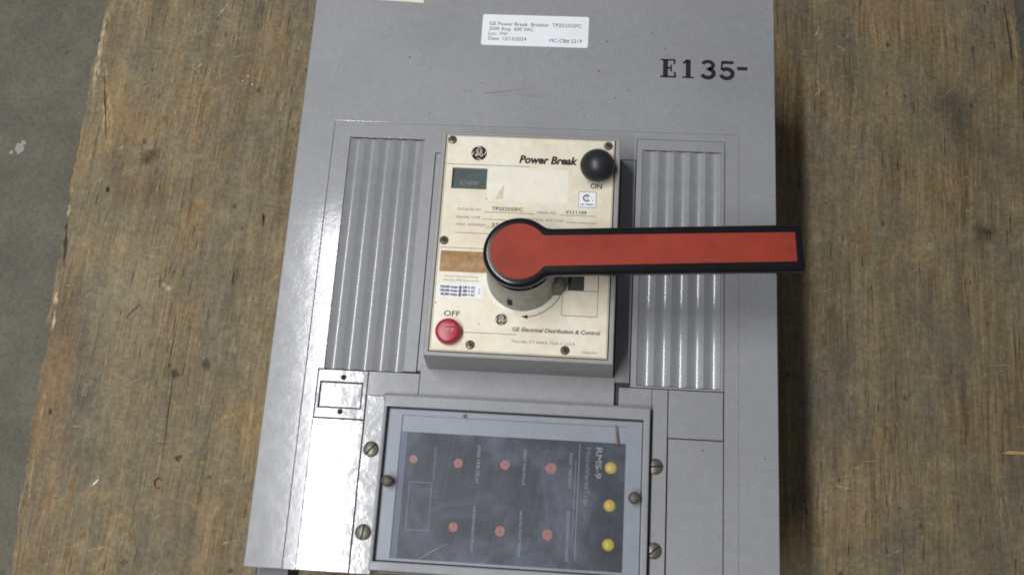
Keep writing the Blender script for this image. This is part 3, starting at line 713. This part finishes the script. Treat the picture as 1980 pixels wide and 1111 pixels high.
for x, y, a, mt in ((-62.0, 81.4, 20, 'screw'), (61.1, 80.9, 40, 'rust_screw'), (-62.1, -2.3, 10, 'rust_screw'), (-36, -83.2, 15, 'screw'), (34.7, -83.8, 30, 'rust_screw')):
    slot_screw(x, y, 45.25, 3.4, 1.1, a, mt, npl, True)
for x, y in ((-64.6, -51.8), (-30.8, -66.8), (-31.6, 33.0)): lathe('dirt_spot', x, y, [(.5, ZP + .02), (0, ZP + .05)], 'slot', npl, 8)

# buttons
lathe('on_button', 52.9, 60.2, [(0, 66.5), (3, 66.2), (6, 65.2), (8.5, 63.6), (10.8, 61.2), (12.5, 58.4), (13.3, 56), (13.2, 54.6), (11, 53.8), (8.5, 53.4), (8.5, 45.2)], 'black_matte', brk, 48)
ob = lathe('off_button', -52.7, -74.6, [(0, 53.6), (6.8, 53.6), (8.4, 53.2), (9.3, 52.2), (9.6, 50.8), (9.6, 45.2)], 'red_button', brk, 44)
text('OFF', -58.6, -47.4, -75.8, 3.0, 53.72, 'pale_red', ob, bold=.0)
strokes('lettering', [([(-57.5, -70.6), (-48.0, -70.4)], .5)], 53.7, 'pale_red', ob)

# hub and handle
lathe('handle_hub', .4, -27.8, [(24.5, 90), (26.0, 84), (26.4, 60), (26.9, 49), (27.6, 47.2), (27.6, 45.2)], 'hub', brk, 64)
prism('hub_lug', rounded(8, 32.0, -42.0, -12, 5, 4), 45.25, 66, 2.5, 'lug', brk, 3)
bm = prism_bm(rounded(-9.2, -5.6, -54.2, -53.0, .5, 3), 56, 68, 0)
finish('hub_slot', bm, 'slot', brk, 40)
HC = (-.5, -25.8); TH = math.radians(3.6)
def hpt(u, w): return (HC[0] + u * math.cos(TH) - w * math.sin(TH), HC[1] + u * math.sin(TH) + w * math.cos(TH))
def handle_outline(R, w0, w1, L, rc, fl):
    """disc of radius R with an arm w0..w1 wide reaching L, fl = fillet run at the neck"""
    a0 = math.degrees(math.asin((w0 / 2 + fl * .35) / R)); pts = []
    for k in range(49):
        a = math.radians(a0 + (360 - 2 * a0) * k / 48); pts.append((R * math.cos(a), R * math.sin(a)))
    xn = R * math.cos(math.radians(a0))
    low = [(xn + fl * .45, -w0 / 2 - fl * .08), (xn + fl, -w0 / 2)]
    end = [(L - rc, -w1 / 2), (L - rc * .3, -w1 / 2 + rc * .3), (L, -w1 / 2 + rc), (L, w1 / 2 - rc), (L - rc * .3, w1 / 2 - rc * .3), (L - rc, w1 / 2)]
    return [hpt(*p) for p in pts + low + end + [(p[0], -p[1]) for p in low[::-1]]]
def loft(name, levels, mat, parent, smooth=60):
    bm = bmesh.new(); rings = [[bm.verts.new((x * MM, y * MM, F + z * MM)) for x, y in pts] for pts, z in levels]
    for a, b_ in zip(rings, rings[1:]):
        for k in range(len(a)): bm.faces.new([a[k], b_[k], b_[(k + 1) % len(a)], a[(k + 1) % len(a)]])
    bm.faces.new(rings[0]); bm.faces.new(rings[-1][::-1])
    return finish(name, bm, mat, parent, smooth)
def hlev(d, z): return (handle_outline(26.0 - d, 34.8 - 2 * d, 34.4 - 2 * d, 199.0 - d, 2.6, 7), z)
hd = loft('handle', [hlev(3.6, 100.0), hlev(2.7, 99.9), hlev(1.7, 99.5), hlev(.8, 98.6), hlev(.25, 97.4), hlev(0, 95.8), hlev(.3, 92.5), hlev(2.6, 87.5), hlev(4.0, 87.0)], 'black', brk)
prism('handle_inlay', handle_outline(20.6, 22.6, 21.4, 193.2, .6, 3), 99.8, 100.4, .2, 'red', hd, 1)

M['rub'] = plain('inlay_rub', (0.22, 0.035, 0.028), 0.6, var=0.3, vscale=200)
bm = bmesh.new(); stroke_into(bm, [hpt(112, -6.4), hpt(122, -8.2), hpt(136, -8.8), hpt(150, -8.0)], 1.3, 100.46, taper=[.1, 1, .8, .1]); finish('rub_mark', bm, 'rub', hd)
for k in range(16):
    u, w = random.uniform(-10, 188), random.uniform(-9.5, 9.5); l = random.uniform(1.5, 7); an = random.uniform(-.5, .5)
    bm = bmesh.new(); stroke_into(bm, [hpt(u, w), hpt(u + l / 2, w + l / 2 * an), hpt(min(u + l, 191), w + l * an * .8)], random.uniform(.25, .6), 100.44 + .002 * k, taper=[.1, 1, .1]); finish('rub_mark', bm, 'rub', hd)
# handling marks and specks on the cover
for k in range(26):
    x, y = random.uniform(-190, 190), random.choice((random.uniform(120, 235), random.uniform(-240, 235)))
    if y < 117 and -168 < x < 168: continue
    r_ = random.uniform(.25, .75)
    lathe('dirt_speck', x, y, [(r_, .02), (0, .1)], 'slot' if k % 3 else 'scuff', brk, 7)
for k in range(14):
    x, y = random.uniform(-180, 170), random.uniform(122, 240); l = random.uniform(3, 16); an = random.uniform(-.6, 1.9)
    if -54 < x < 45 and 185 < y < 226: continue
    bm = bmesh.new(); stroke_into(bm, [(x, y), (x + l / 2 * math.cos(an), y + l / 2 * math.sin(an) + .3), (x + l * math.cos(an), y + l * math.sin(an))], random.uniform(.25, .6), .06 + .003 * k, taper=[.1, 1, .1]); finish('scuff', bm, 'scuff' if k % 2 else 'tray', brk)

# ------------------------------------------------------------------ stickers and stencil on the cover
st = prism('paper_label', rounded(-50.8, 41.6, 191.4, 221.2, 1.6), 0.0, .22, 0, 'white_label', brk)
for s, x0, x1, y, h in (('GE Power Break  Breaker  TP2525SSFC', -44.6, 35.4, 210.6, 3.5), ('2500 Amp  600 VAC', -44.6, -6, 205.8, 3.5), ('Loc: 1N1', -44.8, -28.8, 201.2, 3.5), ('Date: 12/13/2024', -44.6, -11.8, 196.3, 3.5), ('MC-CB# 2219', 8.3, 36.2, 195.8, 3.5)):
    text(s, x0, x1, y, h, .4, 'ink_grey', st)
tp = prism('tape_strip', [(-186, 234.4), (-104.2, 230.6), (-104.2, 246), (-186, 246)], 0.0, .2, 0, 'cream_label', brk)
zc_ = .12
def R_(x0, x1, y0, y1): return [(x0, (y0 + y1) / 2), (x1, (y0 + y1) / 2)], y1 - y0
ex, ey = 104.0, 166.0
it = [R_(ex, ex + 12.4, ey + 15.9, ey + 17.4), R_(ex, ex + 13.2, ey, ey + 1.6), R_(ex + 2.2, ex + 6.4, ey + 1, ey + 16.5), R_(ex + 5, ex + 8.8, ey + 8.2, ey + 9.8),
      ([(ex + 9.0, ey + 5.6), (ex + 9.0, ey + 12.2)], 1.4), ([(ex + 12.0, ey + 17), (ex + 11.6, ey + 12.6)], 1.5), ([(ex + 12.6, ey + .6), (ex + 12.2, ey + 5.4)], 1.6)]
ox = 122.6
it += [R_(ox, ox + 9.6, ey, ey + 1.5), R_(ox + 2.8, ox + 6.9, ey + 1, ey + 17.4), ([(ox + .6, ey + 13.6), (ox + 4.0, ey + 16.6)], 2.0)]
tx = 144.0
it += [(arc(tx, ey + 12.7, 4.4, 165, -85, 14, 3.5), 3.3), (arc(tx, ey + 5.0, 5.0, 85, -165, 14, 4.0), 3.6), ([(tx - 1.6, ey + 9.2), (tx + 1.6, ey + 9.2)], 1.7)]
fx = 160.0
it += [R_(fx - 4.6, fx + 5.6, ey + 14.4, ey + 17.2), ([(fx - 4.0, ey + 16), (fx - 4.6, ey + 8.6)], 1.6), (arc(fx - .2, ey + 5.3, 5.0, 140, -165, 18, 4.4), 3.6), R_(168.6, 177.2, ey + 8.8, ey + 12.0)]
strokes('stencil_lettering', it, zc_, 'ink', brk)
bm = bmesh.new(); stroke_into(bm, [(-46, 145), (-36, 146.6), (-27, 148), (-4, 152)], 1.5, .1, taper=[.2, 1, .5, .1]); finish('scuff', bm, 'scuff', brk)
